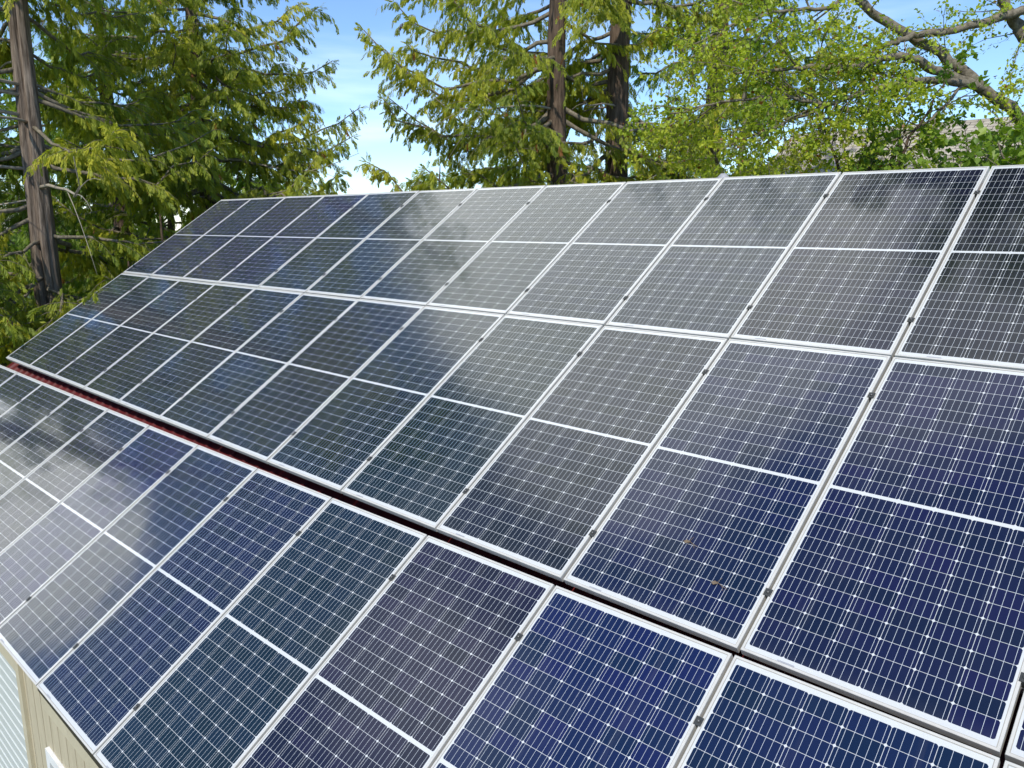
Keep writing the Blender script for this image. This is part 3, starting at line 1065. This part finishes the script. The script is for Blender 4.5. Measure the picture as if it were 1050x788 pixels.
# thin stemmed saplings and leafy bushes behind the ridge at the right
gs = 'saplings behind the ridge'
for i, (px_, d, lab, H) in enumerate([(885, 11.2, 'thin dark stemmed sapling forking just behind the ridge, right of centre', 3.6),
                                      (1000, 12.0, 'bushy green sapling below the big limb at the right', 2.6),
                                      (1062, 10.6, 'bright large leaved sapling at the right edge', 2.2)]):
    q = at(px_, 200, d)
    b = Broadleaf('sapling', lab, 'sapling', (q.x, q.y, GZ), 40 + i, gs, M_LEAF_B, M_BARK_D if i == 0 else M_BRANCH)
    base = Vector((q.x, q.y, 1.6))
    st = b.limb([(q.x, q.y, GZ - 0.05), (q.x + 0.05, q.y, -1.5), base], 0.06, 0.045, 'trunk')
    rr = np.random.default_rng(i)
    for k in range(6):
        a = R(rr.uniform(0, 360)); e = Vector((math.cos(a), math.sin(a), 0)) * rr.uniform(0.25, 0.6)
        if i == 0 and k == 0: e = right * 0.55
        h_ = H * rr.uniform(0.55, 0.9)
        ln_ = b.limb([base, base + e * 0.5 * h_ * 0.5 + Vector((0, 0, h_ * 0.35)), base + e * h_ * 0.5 + Vector((0, 0, h_ * 0.62))], 0.028, 0.007)
        b.shoots(ln_, 0.12, 0.22, 0.85, 2, 0.085 if i < 2 else 0.12, 3, 0.25, 0.45)
    b.finish()
gb = 'leafy bushes behind the ridge'
for i, (px_, d, lab) in enumerate([(700, 13.2, 'leafy bush behind the ridge left of the roof vent'), (810, 12.6, 'leafy bush behind the ridge right of the roof vent'),
                                   (950, 13.8, 'green bush in front of the shingled house'), (1040, 13.0, 'green bush at the right end of the ridge')]):
    q = at(px_, 200, d)
    b = Broadleaf('leafy_bush', lab, 'bush', (q.x, q.y, GZ), 60 + i, gb, M_LEAF_B if i > 1 else M_LEAF)
    rr = np.random.default_rng(90 + i)
    for k in range(9):
        a = R(rr.uniform(0, 360)); e = Vector((math.cos(a), math.sin(a), 0)) * rr.uniform(0.3, 1.3)
        hh = rr.uniform(0.75, 1.0) * (6.3 if i < 2 else 6.5)
        ln_ = b.limb([(q.x, q.y, GZ), Vector((q.x, q.y, GZ)) + e * 0.5 + Vector((0, 0, hh * 0.6)), Vector((q.x, q.y, GZ)) + e + Vector((0, 0, hh))], 0.03, 0.008, 'stem')
        b.shoots(ln_, 0.62, 0.26, 0.95, 2, 0.08, 3, 0.2, 0.42)
    b.finish()

# ------------------------------------------------------------------ neighbour's house
nb_ = empty('shingled_house', (-5.2, 21.0, GZ))
tag(nb_, 'house with weathered brown shingle roof behind the trees at right', 'house')
rm = bpy.data.meshes.new('roof')
x0, x1, ye, yr, ze, zr = -9.5, 1.5, 17.2, 21.2, 2.1, 4.55
ns = -5.2, 21.0
vv = []
for (yy, zz) in ((ye, ze), (yr, zr), (2 * yr - ye, ze)):
    for xx in (x0, x1): vv.append((xx - ns[0], yy - ns[1], zz - GZ))
vv += [(a_, b_, c_ - 0.14) for a_, b_, c_ in vv]
rm.from_pydata(vv, [], [(0, 1, 3, 2), (2, 3, 5, 4), (7, 6, 8, 9), (9, 8, 10, 11), (0, 6, 7, 1), (4, 5, 11, 10), (0, 2, 8, 6), (2, 4, 10, 8), (1, 7, 9, 3), (3, 9, 11, 5)])
uv = rm.uv_layers.new(name='UVMap')
for p_ in rm.polygons:
    for li in p_.loop_indices:
        v_ = rm.vertices[rm.loops[li].vertex_index].co
        uv.data[li].uv = (v_.x, math.hypot(abs(v_.y - (yr - ns[1])), v_.z - (zr - GZ)))
rm.materials.append(shingle_mat())
ro = bpy.data.objects.new('roof', rm); ro.parent = nb_; C.objects.link(ro)
wm = MB()
wm.add([(q[0] - ns[0], q[1] - ns[1], q[2] - GZ) for q in (
    (x0 + 0.4, ye + 0.4, GZ), (x1 - 0.4, ye + 0.4, GZ), (x1 - 0.4, 2 * yr - ye - 0.4, GZ), (x0 + 0.4, 2 * yr - ye - 0.4, GZ),
    (x0 + 0.4, ye + 0.4, ze + 0.1), (x1 - 0.4, ye + 0.4, ze + 0.1), (x1 - 0.4, 2 * yr - ye - 0.4, ze + 0.1), (x0 + 0.4, 2 * yr - ye - 0.4, ze + 0.1),
    (x0 + 0.4, yr, zr - 0.2), (x1 - 0.4, yr, zr - 0.2))],
    [(0, 1, 5, 4), (2, 3, 7, 6), (1, 2, 6, 9, 5), (3, 0, 4, 8, 7)])
wm.build('wall', M_TRIM, nb_)

# ------------------------------------------------------------------ vent on the far side of the ridge
vp = at(742, 177, 9.6)
rv = empty('roof_vent', (vp.x, vp.y, 2.12))
tag(rv, 'small grey metal vent cap poking up behind the ridge', 'roof vent')
pm = MB(); pm.tube([(0, 0, -0.75), (0, 0, 0.20)], 0.05, 16); pm.build('pipe', M_GREY, rv)
cm = MB()
for z0, z1, ra, rb in ((0.13, 0.20, 0.10, 0.10), (0.20, 0.27, 0.10, 0.03)):
    cm.tube([(0, 0, z0), (0, 0, z1)], [ra, rb], 18)
cm.build('cap', M_GREY, rv)

# ------------------------------------------------------------------ scraps of dry twig blown onto the glass
M_SCRAP = noisy('dry_scrap', (0.10, 0.07, 0.045), (0.26, 0.20, 0.14), 40, 0.9)
rs = np.random.default_rng(77)
for xx, vv, lab in ((-0.22, 0.27, 'scrap of dry twig lying on a blue panel just above the roof gap'),
                    (-0.46, 0.44, 'small dry brown leaf on a blue panel, left of the twig scrap')):
    e = empty('dry_twig' if xx > -0.3 else 'dry_leaf', P(xx, vv, 0.002))
    tag(e, lab, 'debris')
    mb = MB()
    nn_ = Vector((0, -sT, cT)); ux = Vector((1, 0, 0)); uv_ = Vector((0, cT, sT))
    main_ = [ux * (-0.045 + 0.03 * j) + uv_ * (0.010 * math.sin(1.7 * j)) + nn_ * 0.002 for j in range(4)]
    mb.tube(main_, [0.0022, 0.002, 0.0017, 0.001], 5)
    mb.tube([main_[1], main_[1] + ux * 0.012 + uv_ * 0.028 + nn_ * 0.003], [0.0016, 0.0008], 5)
    mb.tube([main_[2], main_[2] + ux * 0.015 - uv_ * 0.022 + nn_ * 0.002], [0.0015, 0.0008], 5)
    mb.add([main_[0] + ux * a_ + uv_ * b_ + nn_ * c_ for a_, b_, c_ in ((0, 0, 0.001), (0.018, 0.012, 0.005), (0.040, 0.004, 0.003), (0.016, -0.010, 0.001))], [(0, 1, 2), (0, 2, 3)])
    mb.build('stem', M_SCRAP, e)
